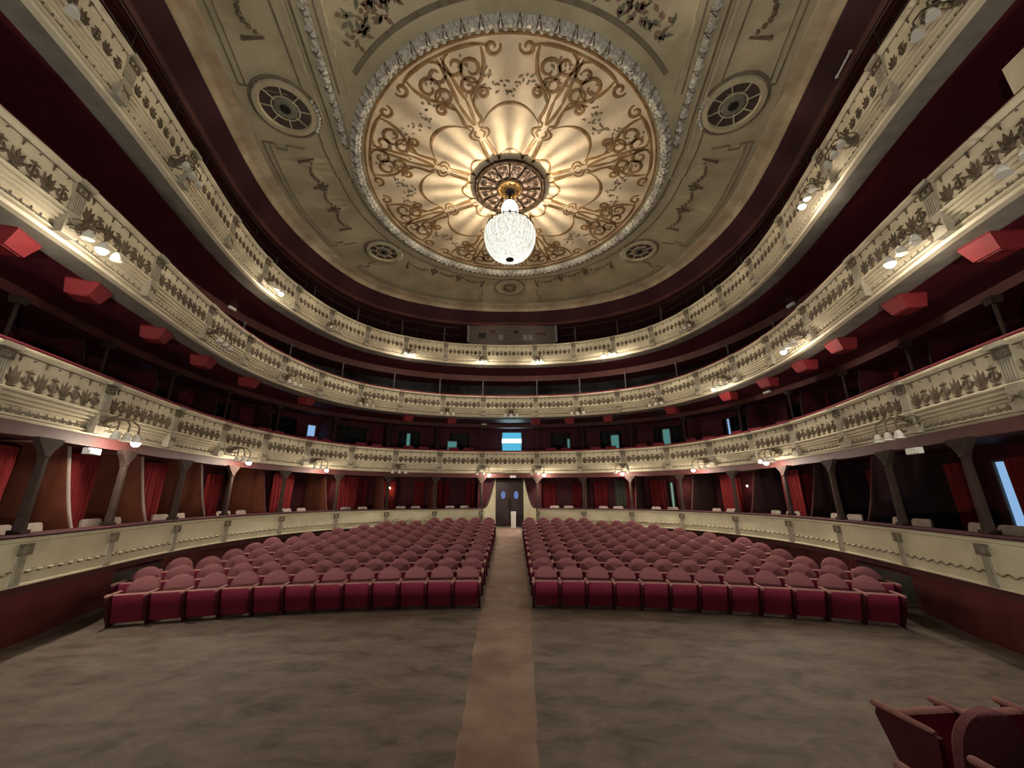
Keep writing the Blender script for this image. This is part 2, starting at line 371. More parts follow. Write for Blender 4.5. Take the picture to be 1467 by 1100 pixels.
def balcony(name_word,zt,shift,rail,lab,motif_h=.30,thin=1.,deep=4.):
    root=thing('balcony',lab,'balcony',(0,19.3+shift,zt))
    org=(0,19.3+shift,zt)
    pr=[(o+shift,zt+z*thin) for o,z in PROFILE]
    MB().sweep(pr,S0,S1,.3,True).build('front_panel','cream',root,origin=org)
    MB().sweep([(shift+.15,zt-1.03*thin),(shift+.6,zt-1.06*thin),(shift+.6,zt-1.0*thin),(shift+.15,zt-1.0*thin)],S0,S1,.3,True).build('soffit_border','border',root,origin=org,label='grey border strip under the balcony edge')
    # deck and soffit
    zb=zt-1.03*thin
    MB().sweep([(shift+.15,zt-.75),(deep,zt-.7),(deep,zb-.02),(shift+2.2,zb-.02),(shift+.45,zb-.02)],S0,S1,.4,True).build('deck_soffit','maroon',root,origin=org,label='maroon painted soffit under the balcony')
    if rail:
        MB().sweep([(shift+.06+.10*math.cos(a),zt+.05+.05*math.sin(a)) for a in [2*PI*k/8 for k in range(8)]],S0,S1,.3,True).build('rail_pad','velvet',root,origin=org,label='crimson velvet armrest along the top')
    def base(u,z,d):
        p=P(u,shift-d); return (p[0],p[1],zt+z*thin)
    def base_low(u,z,d):
        p=P(u,shift+.10-d); return (p[0],p[1],zt+z*thin)
    edges=[p for p in PILS if abs(p)<23.6]
    for a,b in zip(edges,edges[1:]):
        mb=MB(); L=b-a; n=max(5,round((L-.28)/.215)); st=(L-.28)/n
        for k in range(n):
            u=a+.14+st*(k+.5)
            if k%2==0: palmette(mb,base,u,-.555,motif_h)
            else: candelabrum(mb,base,u,-.555,motif_h)
        mb.build('relief_pattern','bronze',root,origin=org,label='brown relief of palmettes and candelabra')
        mb=MB(); m=n
        for k in range(m):
            u=a+.14+st*(k+.5); q=base(u,-.125 if k%2 else -.105,.012); r=.026 if k%2==0 else .016
            mb.sphere(q,r,6,4)
            if k%2==0: leaf(mb,base,u,-.13,-PI/2,.07,.03,st=4)
        q0=[base(a+.14+(L-.28)*k/16,-.085,.006) for k in range(17)]
        mb.tube(q0,.007,4)
        mb.build('rosette_string','bronze',root,origin=org)
        mb=MB(); m=max(6,round((L-.2)/.15)); 
        for k in range(m): crest(mb,base_low,a+.1+(L-.2)*(k+.5)/m,-.91 if k%2 else -.905,.105)
        mb.build('leaf_band','bandstone',root,origin=org)
    for p in edges:
        mb=MB()
        def pb(u0,u1,z0,z1,d0,d1,mb=mb,p=p):
            mb.prism([(u0,z0),(u1,z0),(u1,z1),(u0,z1)],lambda a,b,d:base(p+a,b,d),d0,d1)
        pb(-.11,.11,-.575,-.075,.0,.03)
        for k in range(5): pb(-.085+.038*k,-.065+.038*k,-.55,-.25,.03,.042)
        pb(-.12,.12,-.985,-.60,-.09,.045)
        pb(-.14,.14,-.07,.005,.0,.115)
        pl=mb.build('pilaster','stone',root,smooth=False,origin=org)
        mb=MB()
        for u0,u1,z0,z1 in ((-.12,.12,-.225,-.195),(-.12,.12,-.10,-.07),(-.12,-.085,-.225,-.07),(.085,.12,-.225,-.07)): pb(u0,u1,z0,z1,.03,.055,mb)
        mb.sphere(base(p,-.148,.035),.03,6,4)
        for s in (-1,1):
            leaf(mb,base,p,-.80,PI/2+s*.9,.13,.07,d0=.05); leaf(mb,base,p,-.76,-PI/2+s*.8,.13,.07,d0=.05)
        mb.build('boss_moulding','bronze',pl,origin=org)
    return root
Z1,Z2,Z3=4.45,7.26,10.09
SH1,SH2,SH3=.16,-.03,-.08
balcony('first',Z1,SH1,True,'lowest cream balcony front with brown relief and crimson rail, just above the stalls boxes',deep=3.7)
balcony('second',Z2,SH2,True,'middle cream balcony front, between the lowest and the top balcony',deep=4.05)
balcony('third',Z3,SH3,False,'topmost cream balcony front, right below the ceiling and the dark gallery',.25,deep=4.15)

# ------------------------------------------------------------------ stalls box parapet
PITP=[1.35,3.52,5.68,7.87,10.32,12.6,14.6,16.65,18.5,20.5,22.6]
ZP=1.78
org=(0,19.3,ZP)
for side in (-1,1):
    root=thing('box_parapet',f'cream parapet with grey pilasters in front of the {side_word(side)} stalls boxes','parapet',org)
    a,b=(1.32,23.4) if side>0 else (-23.4,-1.32)
    pr=[(.22,1.06),(.22,1.76),(.0,1.76),(-.03,1.72),(-.03,1.70),(0,1.68),(0,1.28),(-.018,1.27),(-.018,1.255),(0,1.245),(0,1.10),(-.02,1.085),(-.02,1.06)]
    MB().sweep(pr,a,b,.3,True).build('parapet_panel','creamrail',root,origin=org)
    MB().sweep([(.27,1.755),(.27,1.80),(-.04,1.80),(-.07,1.78),(-.04,1.755)],a,b,.3,True).build('ledge','ledge',root,origin=org,label='dark crimson padded ledge')
    def base(u,z,d): p=P(u,-d); return (p[0],p[1],z)
    mb=MB()
    n=int((abs(b-a))/.10)
    for k in range(n):
        u=a+(b-a)*(k+.5)/n; leaf(mb,base,u-.05,1.262+(-.01 if k%2 else .01),(.35 if k%2 else -.35),.11,.042,d0=.020,dome=.012,st=4)
    mb.build('leaf_line','bronze',root,origin=org)
    for p in PITP:
        s=p*side
        mb=MB().prism([(-.09,1.08),(.09,1.08),(.07,1.66),(-.07,1.66)],lambda x,z,d:base(s+x,z,d),.0,.03)
        for k in range(4): mb.prism([(-.065+.038*k,1.12),(-.05+.038*k,1.12),(-.05+.038*k,1.44),(-.065+.038*k,1.44)],lambda x,z,d:base(s+x,z,d),.03,.04)
        pl=mb.build('pilaster','stone',root,False,origin=org)
        mb=MB()
        for u0,u1,z0,z1 in ((-.11,.11,1.50,1.53),(-.11,.11,1.63,1.66),(-.11,-.075,1.5,1.66),(.075,.11,1.5,1.66)):
            mb.prism([(u0,z0),(u1,z0),(u1,z1),(u0,z1)],lambda x,z,d:base(s+x,z,d),.03,.06)
        mb.build('boss_moulding','bronze',pl,False,origin=org)

# ------------------------------------------------------------------ walls
def wall(name,off,z0,z1,m,gaps=(),s0=S0,s1=S1,lab=None,zg=None,th=.12):
    mb=MB(); cur=s0
    for a,b in sorted(gaps)+[(s1,s1)]:
        if a>cur: mb.sweep([(off,z0),(off,z1),(off+th,z1),(off+th,z0)],cur,a,.4,True)
        if b>a and zg: mb.sweep([(off,zg),(off,z1),(off+th,z1),(off+th,zg)],a,b,.4,True)
        cur=b
    return struct(mb.build(name,m),lab)
# side opening with a black slot and a grey-green panel in each lower wall
GAP=[(-15.25,-13.55),(13.75,15.6)]
wall('wall_stalls',.62,-.1,1.08,'redwood',GAP+[(-1.3,1.3)],lab='red-brown wall panelling under the stalls boxes')
struct(MB().sweep([(.22,1.05),(.66,1.05),(.66,1.09),(.22,1.09)],-23.4,-1.32,.4,True).build('trim_1','beam'))
struct(MB().sweep([(.22,1.05),(.66,1.05),(.66,1.09),(.22,1.09)],1.32,23.4,.4,True).build('trim_2','beam'))
for a,b in GAP:
    c=(a+b)/2; p=P(c,.7); w=side_word(c)
    r=thing('side_exit',f'low black-slotted side exit beside the {w} end of the front seats','exit',(p[0],p[1],0),rot_at(c))
    W=b-a
    MB().box((0,.08,.34),(W,.05,.72)).build('lower_panel','greencloth',r,False)
    MB().box((0,.0,.74),(W+.05,.06,.05)).box((0,0,.93),(W+.05,.06,.05)).build('rails','seatdark',r,False)
    MB().box((0,.55,.62),(W,.03,1.0)).build('slot_back','black',r,False)
    MB().box((-.0,-.12,.06),(W*.9,.3,.12)).build('step','floor',r,False)
    MB().box((-W/2-.03,0,.5),(.08,.1,1.14)).box((W/2+.03,0,.5),(.08,.1,1.14)).build('jambs','redwood',r,False)
# ------------------------------------------------------------------ stalls boxes: deck, columns, partitions, curtains, chairs
def ordinal_from_door(k): return ORD[k]
struct(MB().sweep([(.2,.90),(3.2,.92),(3.2,1.02),(.2,1.02)],-23.4,-1.32,.4,True).build('floor_left','beam'),'raised dark floor of the left stalls boxes')
struct(MB().sweep([(.2,.90),(3.2,.92),(3.2,1.02),(.2,1.02)],1.32,23.4,.4,True).build('floor_right','beam'),'raised dark floor of the right stalls boxes')
PITGAPS=[(6.45,6.72),(15.55,15.85),(4.55,5.05)]
wall('wall_boxes',2.75,.8,3.5,'maroonwall',[(-1.6,1.6)]+PITGAPS,lab='dark maroon back wall of the stalls boxes',zg=3.0)
wall('wall_corridor',5.2,.3,12.6,'black',(),lab='dark outer wall of the corridors')
struct(MB().sweep([(.16,3.22),(.16,3.42),(.5,3.42),(.5,3.22)],S0,S1,.4,True).build('trim_3','beam'),'dark red beam over the stalls boxes')
struct(MB().sweep([(2.0,6.02),(2.0,6.26),(2.25,6.26),(2.25,6.02)],S0,S1,.4,True).build('trim_4','beam'),'dark red beam over the first balcony boxes')
struct(MB().sweep([(2.0,8.72),(2.0,9.06),(2.25,9.06),(2.25,8.72)],S0,S1,.4,True).build('trim_5','beam'),'dark red beam over the second balcony')
for side in (-1,1):
    for k,p in enumerate(PITP):
        s=p*side; q=P(s,.12); w=side_word(s)
        r=thing('box_column',f'dark wooden column on the stalls box ledge, {ORD[k]} {w} of the central door','column',(q[0],q[1],ZP+.02),rot_at(s),'columns of the stalls boxes')
        MB().box((0,0,.03),(.17,.17,.06)).build('base','darkwood',r,False)
        rows=[]
        for z,h in ((.06,.068),(.2,.06),(1.12,.052),(1.16,.07),(1.18,.05)):
            rows.append([(h*x,h*y,z) for x,y in ((-1,-.6),(-.6,-1),(.6,-1),(1,-.6),(1,.6),(.6,1),(-.6,1),(-1,.6))])
        MB().grid(rows,True,True).build('shaft','darkwood',r,False)
        mb=MB()
        for sx in (-1,1): mb.prism([(0,1.16),(sx*.05,1.16),(sx*.09,1.24),(sx*.20,1.36),(sx*.24,1.44),(0,1.44)],lambda a,b,d:(a,d,b),-.05,.05)
        mb.build('bracket_capital','darkwood',r,False)
def chair_box():
    r=thing('box_chair','x','chair')
    MB().box((0,0,.43),(.44,.42,.08),bev=.03).build('seat','palecloth',r)
    rows=[]
    for z,y,h in ((.52,.20,.19),(.6,.205,.22),(.80,.235,.22),(.86,.245,.20),(.875,.248,.16)):
        rows.append([(-h,y-.025,z),(h,y-.025,z),(h+.01,y,z),(h,y+.025,z),(-h,y+.025,z),(-h-.01,y,z)])
    MB().grid(rows,True,True).build('backrest','palecloth',r)
    for x,y in ((-.18,-.17),(.18,-.17),(-.18,.18),(.18,.18)):
        MB().tube([(x,y,.4),(x*1.05,y*1.05,0)],[.022,.014],6).build('leg','darkwood',r)
    return r
cp=None
def partition(s,z0,z1,mname,edge,lab,group,deep,curve,o0=.3):
    q=P(s,o0)
    r=thing('box_partition',lab,'partition',(q[0],q[1],z0),rot_at(s),group)
    H=z1-z0
    pts=[]
    for k in range(15):
        t=k/14; z=H*t
        y=.08+curve*(.5-.5*math.cos(PI*min(1,t*1.15)))+.10*math.sin(t*PI*2)
        pts.append((y,z))
    poly=pts+[(deep,H),(deep,0)]
    n=len(pts)
    vs=[];
    rows=[[(d,y,z),(d,deep,z)] for d in (0,) for y,z in pts]
    # thin closed wall: front edge strip follows the curve
    full=[[(-.03,deep,z),(-.03,y,z),(.03,y,z),(.03,deep,z)] for y,z in pts]
    MB().grid(full,True,True).build('panel',mname,r,False)
    MB().tube([(0,y-.012,z) for y,z in pts],.03,6).build('curved_edge',edge,r,label='pale curved front edge' if edge!='beam' else None)
def curtain(s,off,w,z0,z1,lab,group,rz=0.,folds=7,m='curtain'):
    q=P(s,off)
    r=tag(None or curtain_mesh(w,z1-z0,folds,m),lab,'curtain',group)
    r.location=(q[0],q[1],z0); r.rotation_euler=(0,0,rot_at(s)+rz); return r
def curtain_mesh(w,h,folds,m):
    rows=[]; n=folds*8
    for zi in range(7):
        t=zi/6; rows.append([( -w/2+w*k/n+ .01*math.sin(k*1.3+t*3), .045*math.sin(2*PI*k/8)*(1.1-.35*t)+.02*math.sin(k*.37+2*t), h*t) for k in range(n+1)])
    back=[[ (x,y+.012,z) for x,y,z in r] for r in rows]
    mb=MB(); full=[a+b[::-1] for a,b in zip(rows,back)]
    mb.grid(full,True,True); return mb.build('box_curtain',m)
chairs=[]
names=['','']
for side in (-1,1):
    w=side_word(side)
    for k in range(len(PITP)):
        s=PITP[k]*side
        if k>0 and not (side>0 and k==7):
            partition(s,1.0,3.35,'orange' if side<0 else 'darkpart','palecloth' if (side<0 and k in(5,6,7,8)) else 'beam',
                f'curved stalls box partition behind the {ORD[k]} column {w} of the central door','stalls box partitions',2.4,.75)
        if k+1<len(PITP):
            c=(s+PITP[k+1]*side)/2
            # curtains at the back of the box
            for e,sg in ((0,-1),(1,1)):
                wd=(.75,.55)[e]
                curtain(c+sg*.62,2.52,wd,1.02,3.1,f"red curtain at the back of the {ORD[k]} stalls box {w} of the door, {'far' if sg*side>0 else 'near'} side",'stalls box curtains')
            if side<0 and k in (2,3,6,7,5):
                curtain(c+.2*side,1.3,1.15,1.02,3.2,f'bright red curtain drawn forward in the {ORD[k]} stalls box left of the door','stalls box curtains',rz=.25,folds=9)
            if side>0 and k in (3,4):
                curtain(c-.1,1.4,.9,1.02,3.2,f'red curtain drawn forward inside the {ORD[k]} stalls box right of the door','stalls box curtains',rz=-.2,folds=9)
            for e in (-1,1):
                q=P(c+e*.36,.62)
                lab=f"pale upholstered chair in the {ORD[k]} stalls box {w} of the door, {'far' if e*side>0 else 'near'} side"
                if cp is None:
                    cp=chair_box(); cp.location=(q[0],q[1],1.02); cp.rotation_euler=(0,0,rot_at(c)); cp['label']=lab; cp['group']='stalls box chairs'
                else: dup(cp,(q[0],q[1],1.02),rot_at(c)+e*.15,lab,'stalls box chairs')

# ------------------------------------------------------------------ central entrance
YD=20.35; ZF=floor_z(0,YD-.3)
struct(MB().box((-1.2,YD+.1,2.1),(.86,.16,2.6)).build('wall_left','maroonwall',smooth=False),'dark wall left of the central door')
struct(MB().box((1.2,YD+.1,2.1),(.86,.16,2.6)).build('wall_right','maroonwall',smooth=False),'dark wall right of the central door')
d=struct(MB().box((-.80,YD,ZF+1.1),(.07,.14,2.25)).box((.80,YD,ZF+1.1),(.07,.14,2.25)).box((0,YD,ZF+2.24),(1.67,.14,.08)).build('door_1','darkwood',smooth=False),'dark double door with two oval blue panes at the end of the aisle')
for sx in (-1,1):
    org0=(0,0,0)
    lf=MB().box((sx*.385,YD+.02,ZF+1.09),(.75,.06,2.17)).build('door_leaf','doordark',d,False)
    N=20
    MB().prism([(sx*.33+.125*math.cos(2*PI*k/N),ZF+1.52+.2*math.sin(2*PI*k/N)) for k in range(N)],lambda a,b,dd:(a,YD-.012+dd,b),-.012,.01).build('oval_pane','violetpane',lf,False,label='oval pane lit blue from behind')
    MB().tube([(sx*.33+.135*math.cos(2*PI*k/N),YD-.02,ZF+1.52+.21*math.sin(2*PI*k/N)) for k in range(N+1)],.016,6).build('pane_rim','darkbrass',lf)
    mb=MB().tube([(sx*.06,YD-.06,ZF+.8),(sx*.06,YD-.06,ZF+1.35)],.018,6); mb.build('door_handle','darkbrass',lf)
    for z in (.12,.62): pass
    # curving wing wall beside the passage
    r=thing('passage_wing',f'cream curved wing wall on the {side_word(sx)} of the central door, rising from the parapet','wing wall',(sx*1.21,19.17,.85))
    pts=[]
    for k in range(13):
        t=k/12; pts.append((t,.95+1.45*(1-math.cos(t*PI/2)) if t<1 else 2.4))
    rows=[]
    for t,z in pts:
        x=sx*(-.0-.46*t); y=1.05*t
        rows.append([(x-sx*.05,y,-.05),(x+sx*.05,y,-.05),(x+sx*.05,y,z),(x-sx*.05,y,z)])
    MB().grid(rows,True,True).build('panel','creamrail',r,False)
    MB().tube([(sx*(-.46*t),1.05*t,z+.02) for t,z in pts],.05,6).build('edge_roll','darkwood',r)
struct(MB().box((0,YD-.2,3.37),(3.2,1.6,.1)).build('ceiling_passage','beam',smooth=False))
bn=thing('waste_bin','tall white cylindrical bin in front of the central double door','bin',(.19,19.75,floor_z(0,19.75)))
MB().lathe([(.10,0),(.12,.02),(.125,.72),(.13,.74)],n=20).build('body','white',bn)
MB().lathe([(.13,.735),(.13,.765),(.09,.775),(.085,.76)],n=20).build('rim','white',bn)

# ------------------------------------------------------------------ first balcony boxes
zb1=3.75
g1=[]
ed=[p for p in PILS if abs(p)<=23.6]
for a,b in zip(ed,ed[1:]):
    c=(a+b)/2
    g1.append((c-.45,c+.45))
g1=[g for g in g1 if g[1]<23]
wall('wall_first_tier',3.75,3.4,6.25,'maroonwall',g1,lab='maroon back wall with dark doorways behind the lowest balcony',zg=5.95)
for i,p in enumerate(ed):
    if abs(p)>22: continue
    k=PILA.index(abs(p)); w=side_word(p)
    q=P(p,1.98)
    r=thing('gallery_post',f'slim post behind the lowest balcony, {ORD[k]} {w} of the middle','post',(q[0],q[1],zb1),rot_at(p),'posts behind the lowest balcony')
    MB().tube([(0,0,0),(0,0,2.2)],.035,8).build('shaft','darkwood',r)
    MB().box((0,0,2.2),(.16,.16,.14),taper=1.3).build('capital','darkwood',r,False)
    if k>0:
        partition(p,zb1,6.05,'maroonwall','darkwood',f'maroon curved partition behind the lowest balcony, {ORD[k]} {w} of the middle','lowest balcony partitions',1.5,.3,2.15)
def arm_chair():
    r=thing('balcony_chair','x','chair')
    MB().box((0,0,.42),(.46,.46,.1),bev=.03).build('seat','velvet',r)
    MB().box((0,.25,.74),(.48,.06,.52),bev=.02).build('backrest','velvet',r)
    MB().tube([(-.25,.25,.46),(-.25,.25,1.01),(.25,.25,1.01),(.25,.25,.46)],.018,6).build('back_frame','seatdark',r)
    for x,y in ((-.2,-.2),(.2,-.2),(-.2,.22),(.2,.22)): MB().tube([(x,y,.38),(x,y,0)],[.022,.015],6).build('leg','darkwood',r)
    return r
ac=None
for a,b in zip(ed,ed[1:]):
    c=(a+b)/2
    if abs(c)>21.5 or abs(c)<.5: continue
    for e in (-1,1):
        q=P(c+e*.38,.62+.1*(e>0)); k=PILA.index(min(abs(a),abs(b)));
        lab=f"crimson chair behind the lowest balcony, {ORD[k]} bay {side_word(c)} of the middle, {'far' if e*c>0 else 'near'} side"
        if ac is None: ac=arm_chair(); ac.location=(q[0],q[1],zb1); ac.rotation_euler=(0,0,rot_at(c)); ac['label']=lab; ac['group']='lowest balcony chairs'
        else: dup(ac,(q[0],q[1],zb1),rot_at(c)+e*.12,lab,'lowest balcony chairs')
    if abs(c)>6 and int(abs(c)*2)%3!=1:
        curtain(c+.8,3.45,.7,zb1,5.95,f"dark red curtain behind the lowest balcony, {ORD[PILA.index(min(abs(a),abs(b)))]} bay {side_word(c)} of the middle",'lowest balcony curtains',m='curtain' if c>0 else 'velvet')

# ------------------------------------------------------------------ second balcony
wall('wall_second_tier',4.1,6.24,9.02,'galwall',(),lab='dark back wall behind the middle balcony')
for p in ed:
    if abs(p)>22: continue
    k=PILA.index(abs(p)); q=P(p,1.95)
    r=thing('gallery_post',f'slim grey post behind the middle balcony, {ORD[k]} {side_word(p)} of the middle','post',(q[0],q[1],6.53),rot_at(p),'posts behind the middle balcony')
    MB().tube([(0,0,0),(0,0,2.2)],.03,8).build('shaft','postgrey',r)
    MB().lathe([(.03,2.1),(.07,2.16),(.07,2.22)],n=10).build('capital','postgrey',r)

# ------------------------------------------------------------------ top gallery
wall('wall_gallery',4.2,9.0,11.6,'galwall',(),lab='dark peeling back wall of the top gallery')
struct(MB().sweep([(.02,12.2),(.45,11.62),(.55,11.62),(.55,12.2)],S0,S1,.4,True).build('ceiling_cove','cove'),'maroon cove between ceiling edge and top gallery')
struct(MB().sweep([(.38,11.64),(.36,11.56),(.42,11.48),(.60,11.46),(.60,11.64)],S0,S1,.4,True).build('trim_6','beam'),'brown moulding at the lip of the top gallery')
struct(MB().sweep([(.55,11.5),(4.4,11.4),(4.4,11.6),(.55,11.7)],S0,S1,.5,True).build('ceiling_gallery','beam'),'dark ceiling of the top gallery')
for side in (-1,1):
    a,b=(2.7,23) if side>0 else (-23,-2.7)
    r=thing('gallery_handrail',f'thin iron safety rail above the {side_word(side)} half of the top balcony','rail',(P(a,.25)[0],P(a,.25)[1],Z3))
    o=tuple(r.location)
    n=60
    for z,rr in ((1.05,.018),(.62,.012)):
        MB().tube([(*P(a+(b-a)*k/n,.25),Z3+z) for k in range(n+1)],rr*.7,6).build('bar','rope',r,origin=o)
    for k in range(14):
        s=a+(b-a)*(k+.5)/14; q=P(s,.25)
        MB().tube([(*q,Z3-.1),(*q,Z3+1.05)],.010,6).build('post','rope',r,origin=o)
for p in ed:
    if abs(p)<2.5 or abs(p)>22: continue
    k=PILA.index(abs(p)); q=P(p,1.1)
    r=tag(MB().tube([(0,0,0),(0,0,1.95)],.03,8).build('gallery_pole','postgrey'),f'thin pole in the dark top gallery, {ORD[k]} {side_word(p)} of the booth','pole','poles in the top gallery')
    r.location=(q[0],q[1],9.55)
# projection booth
r=thing('projection_booth','brown boarded control booth with small hatches in the middle of the top gallery','booth',(.13,19.65,9.9))
W=4.75
rows=[]
MB().box((0,.5,1.28),(W,.9,2.5)).build('front_wall','booth',r,False)
for x,z,w,h,m in ((-1.65,.98,.42,.3,'black'),(-1.08,1.22,.28,.16,'beam'),(-.62,.86,.24,.3,'boothgrey'),(.22,1.18,.24,.14,'black'),(.72,.86,.20,.3,'boothgrey'),(1.02,.86,.20,.3,'boothgrey'),(1.6,1.08,.52,.12,'beam')):
    MB().box((x,.04,z),(w,.05,h)).build('hatch',m,r,False)
for sx in (-1,1):
    MB().box((sx*(W/2+.05),.03,1.6),(.12,.1,2.0)).build('corner_post','boothgrey',r,False)

# ------------------------------------------------------------------ ceiling
ZC=12.4; CX,CY=.08,10.8; CR=4.72
pts=[P(S0+(S1-S0)*k/150,0.02) for k in range(151)]
pts=[(pts[0][0],-1.5)]+pts+[(pts[-1][0],-1.5)]
import bmesh
bm=bmesh.new()
bv=[bm.verts.new((x,y,ZC)) for x,y in pts]; bf=bm.faces.new(bv)
bmesh.ops.triangulate(bm,faces=[bf])
r=bmesh.ops.extrude_face_region(bm,geom=bm.faces[:]); bmesh.ops.translate(bm,vec=(0,0,.25),verts=[e for e in r['geom'] if isinstance(e,bmesh.types.BMVert)])
bmesh.ops.recalc_face_normals(bm,faces=bm.faces)
me=bpy.data.meshes.new('ceiling'); bm.to_mesh(me); bm.free(); me.materials.append(M['ceil'])
ceil=bpy.data.objects.new('ceiling',me); COL.objects.link(ceil); struct(ceil,'cream ceiling with plaster mouldings and painted scrollwork')
struct(MB().sweep([(-.42,12.4),(-.38,12.37),(-.30,12.37),(-.26,12.34),(-.12,12.34),(-.06,12.30),(.0,12.24),(.03,12.16),(.06,12.16),(.06,12.4)],S0,S1,.3,True).build('ceiling_edge','edge',ceil))
def ring(name,R,w,m,th=.05,z=ZC,a0=0,a1=2*PI,n=96,parent=ceil):
    return MB().ribbon([(CX+R*math.cos(a0+(a1-a0)*k/n),CY+R*math.sin(a0+(a1-a0)*k/n)) for k in range(n+1)],w,z,th).build(name,m,parent)
# painted disc
n=96; mb=MB()
mb.add([(CX,CY,ZC-.004)]+[(CX+CR*math.cos(2*PI*k/n),CY+CR*math.sin(2*PI*k/n),ZC-.004) for k in range(n)]+[(CX,CY,ZC)]+[(CX+CR*math.cos(2*PI*k/n),CY+CR*math.sin(2*PI*k/n),ZC) for k in range(n)],
       [(0,1+k,1+(k+1)%n) for k in range(n)]+[(n+1,n+2+(k+1)%n,n+2+k) for k in range(n)]+[(1+k,1+(k+1)%n,n+2+(k+1)%n,n+2+k) for k in range(n)])
mb.build('painted_medallion','medal',ceil)
ring('brown_rim',CR-.03,.07,'paint',.03)
# leaf garland around the disc and along both sides
def garland(path,r,step,name):
    L=[0]
    for a,b in zip(path,path[1:]): L.append(L[-1]+math.hypot(b[0]-a[0],b[1]-a[1]))
    def at(d):
        i=min(max(bisect.bisect(L,d)-1,0),len(path)-2); t=(d-L[i])/(L[i+1]-L[i])
        a,b=path[i],path[i+1]; l=math.hypot(b[0]-a[0],b[1]-a[1])
        return (a[0]+(b[0]-a[0])*t,a[1]+(b[1]-a[1])*t),((b[0]-a[0])/l,(b[1]-a[1])/l)
    mb=MB(); mb.tube([(x,y,ZC-.05) for x,y in path],r*.82,8)
    mv=MB(); n=int(L[-1]/step)
    for k in range(n):
        p,t=at((k+.5)*L[-1]/n); nx,ny=-t[1],t[0]
        for e in (-1,0,1):
            for q in (0,1):
                aa=e*.9; c=(p[0]+t[0]*(q-.5)*step*.5,p[1]+t[1]*(q-.5)*step*.5)
                pos=(c[0]+nx*math.sin(aa)*r*.8,c[1]+ny*math.sin(aa)*r*.8,ZC-.05-math.cos(aa)*r*.8)
                mb.sphere(pos,r*.42+rnd.uniform(-.01,.01),6,4)
        # V shaped straps
        p,t=at((k)*L[-1]/n+.001); nx,ny=-t[1],t[0]
        for e in (-1,1):
            mv.tube([(p[0]+t[0]*step*.28*e+nx*r*.95,p[1]+t[1]*step*.28*e+ny*r*.95,ZC-.06),(p[0]+t[0]*step*.12*e,p[1]+t[1]*step*.12*e,ZC-.06-r*1.15),(p[0]-nx*r*.9,p[1]-ny*r*.9,ZC-.06)],.016,4)
    o=mb.build(name,'garland',ceil); mv.build('strap_work','bronze',o)
garland([(CX+4.95*math.cos(2*PI*k/120),CY+4.95*math.sin(2*PI*k/120)) for k in range(121)],.16,.42,'circular_garland')
for sx in (-1,1):
    line=[(CX+sx*4.98,10.2),(CX+sx*4.93,9.2),(CX+sx*4.74,8.1),(CX+sx*4.58,6.9),(CX+sx*4.38,5.5),(CX+sx*4.1,3.6),(CX+sx*3.9,2.)]
    fine=[]
    for a,b in zip(line,line[1:]):
        for k in range(4): fine.append((a[0]+(b[0]-a[0])*k/4,a[1]+(b[1]-a[1])*k/4))
    fine.append(line[-1])
    garland([q for q in fine if q[1]<9.0],.11,.40,'side_garland')
    # smooth mouldings on both sides of it
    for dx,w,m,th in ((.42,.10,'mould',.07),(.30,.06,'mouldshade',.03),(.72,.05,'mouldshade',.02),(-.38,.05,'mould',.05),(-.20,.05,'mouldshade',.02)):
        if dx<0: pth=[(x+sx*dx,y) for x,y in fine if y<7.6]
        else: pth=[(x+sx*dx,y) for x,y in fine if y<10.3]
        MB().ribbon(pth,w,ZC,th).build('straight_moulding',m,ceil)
# mouldings following the circle towards the back
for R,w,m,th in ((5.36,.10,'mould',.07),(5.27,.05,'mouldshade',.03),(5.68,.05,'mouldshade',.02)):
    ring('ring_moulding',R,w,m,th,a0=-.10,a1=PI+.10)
# arc moulding and spandrels towards the stage
ring('spandrel_arc',5.42,.12,'mouldshade',.04,a0=PI+.78,a1=1.5*PI-.16)
ring('spandrel_arc',5.42,.12,'mouldshade',.04,a0=1.5*PI+.16,a1=2*PI-.78)
for sx in (-1,1):
    MB().ribbon([(CX+sx*.88,CY-5.34),(CX+sx*.88,2.)],.1,ZC,.04).build('spandrel_moulding','mouldshade',ceil)
MB().box((CX,4.4,ZC-.02),(1.1,1.9,.04)).build('centre_panel','mouldshade',ceil,False)
# outline mouldings of the outer panels
def edge_line(off,s0,s1,w,m,th):
    n=max(8,int((s1-s0)/.3)); MB().ribbon([P(s0+(s1-s0)*k/n,off) for k in range(n+1)],w,ZC,th).build('edge_moulding',m,ceil)
OCU=[(-5.98,7.88,.62),(6.03,7.79,.62),(-5.36,14.21,.56),(5.55,14.16,.56)]
for s0,s1 in ((-23.4,-17.6),(-15.9,-10.6),(-8.9,-1.6),(1.6,8.9),(10.6,15.9),(17.6,23.4)):
    for off,w in ((-.62,.05),(-.78,.035)):
        edge_line(off,s0,s1,w,'mouldshade',.025)
    for e in (s0,s1):
        if abs(e)>23: continue
        # stepped return of the panel towards the middle
        q=[P(e,-.62),P(e,-.95),P(e+(.18 if e==s0 else -.18),-.95),P(e+(.18 if e==s0 else -.18),-1.25),P(e,-1.25),P(e,-1.75)]
        MB().ribbon(q,.05,ZC,.03).build('stepped_moulding','mouldshade',ceil)
# wreath at the back
mb=MB()
for k in range(22):
    a=2*PI*k/22; mb.sphere((.0+.27*math.cos(a),17.15+.27*math.sin(a),ZC-.04),.075,6,4)
mb.build('wreath','bronze',ceil)
for R,m in ((.62,'mould'),(.75,'mouldshade')):
    MB().ribbon([(R*math.cos(2*PI*k/40),17.15+R*math.sin(2*PI*k/40)) for k in range(41)],.06,ZC,.04).build('wreath_ring',m,ceil)
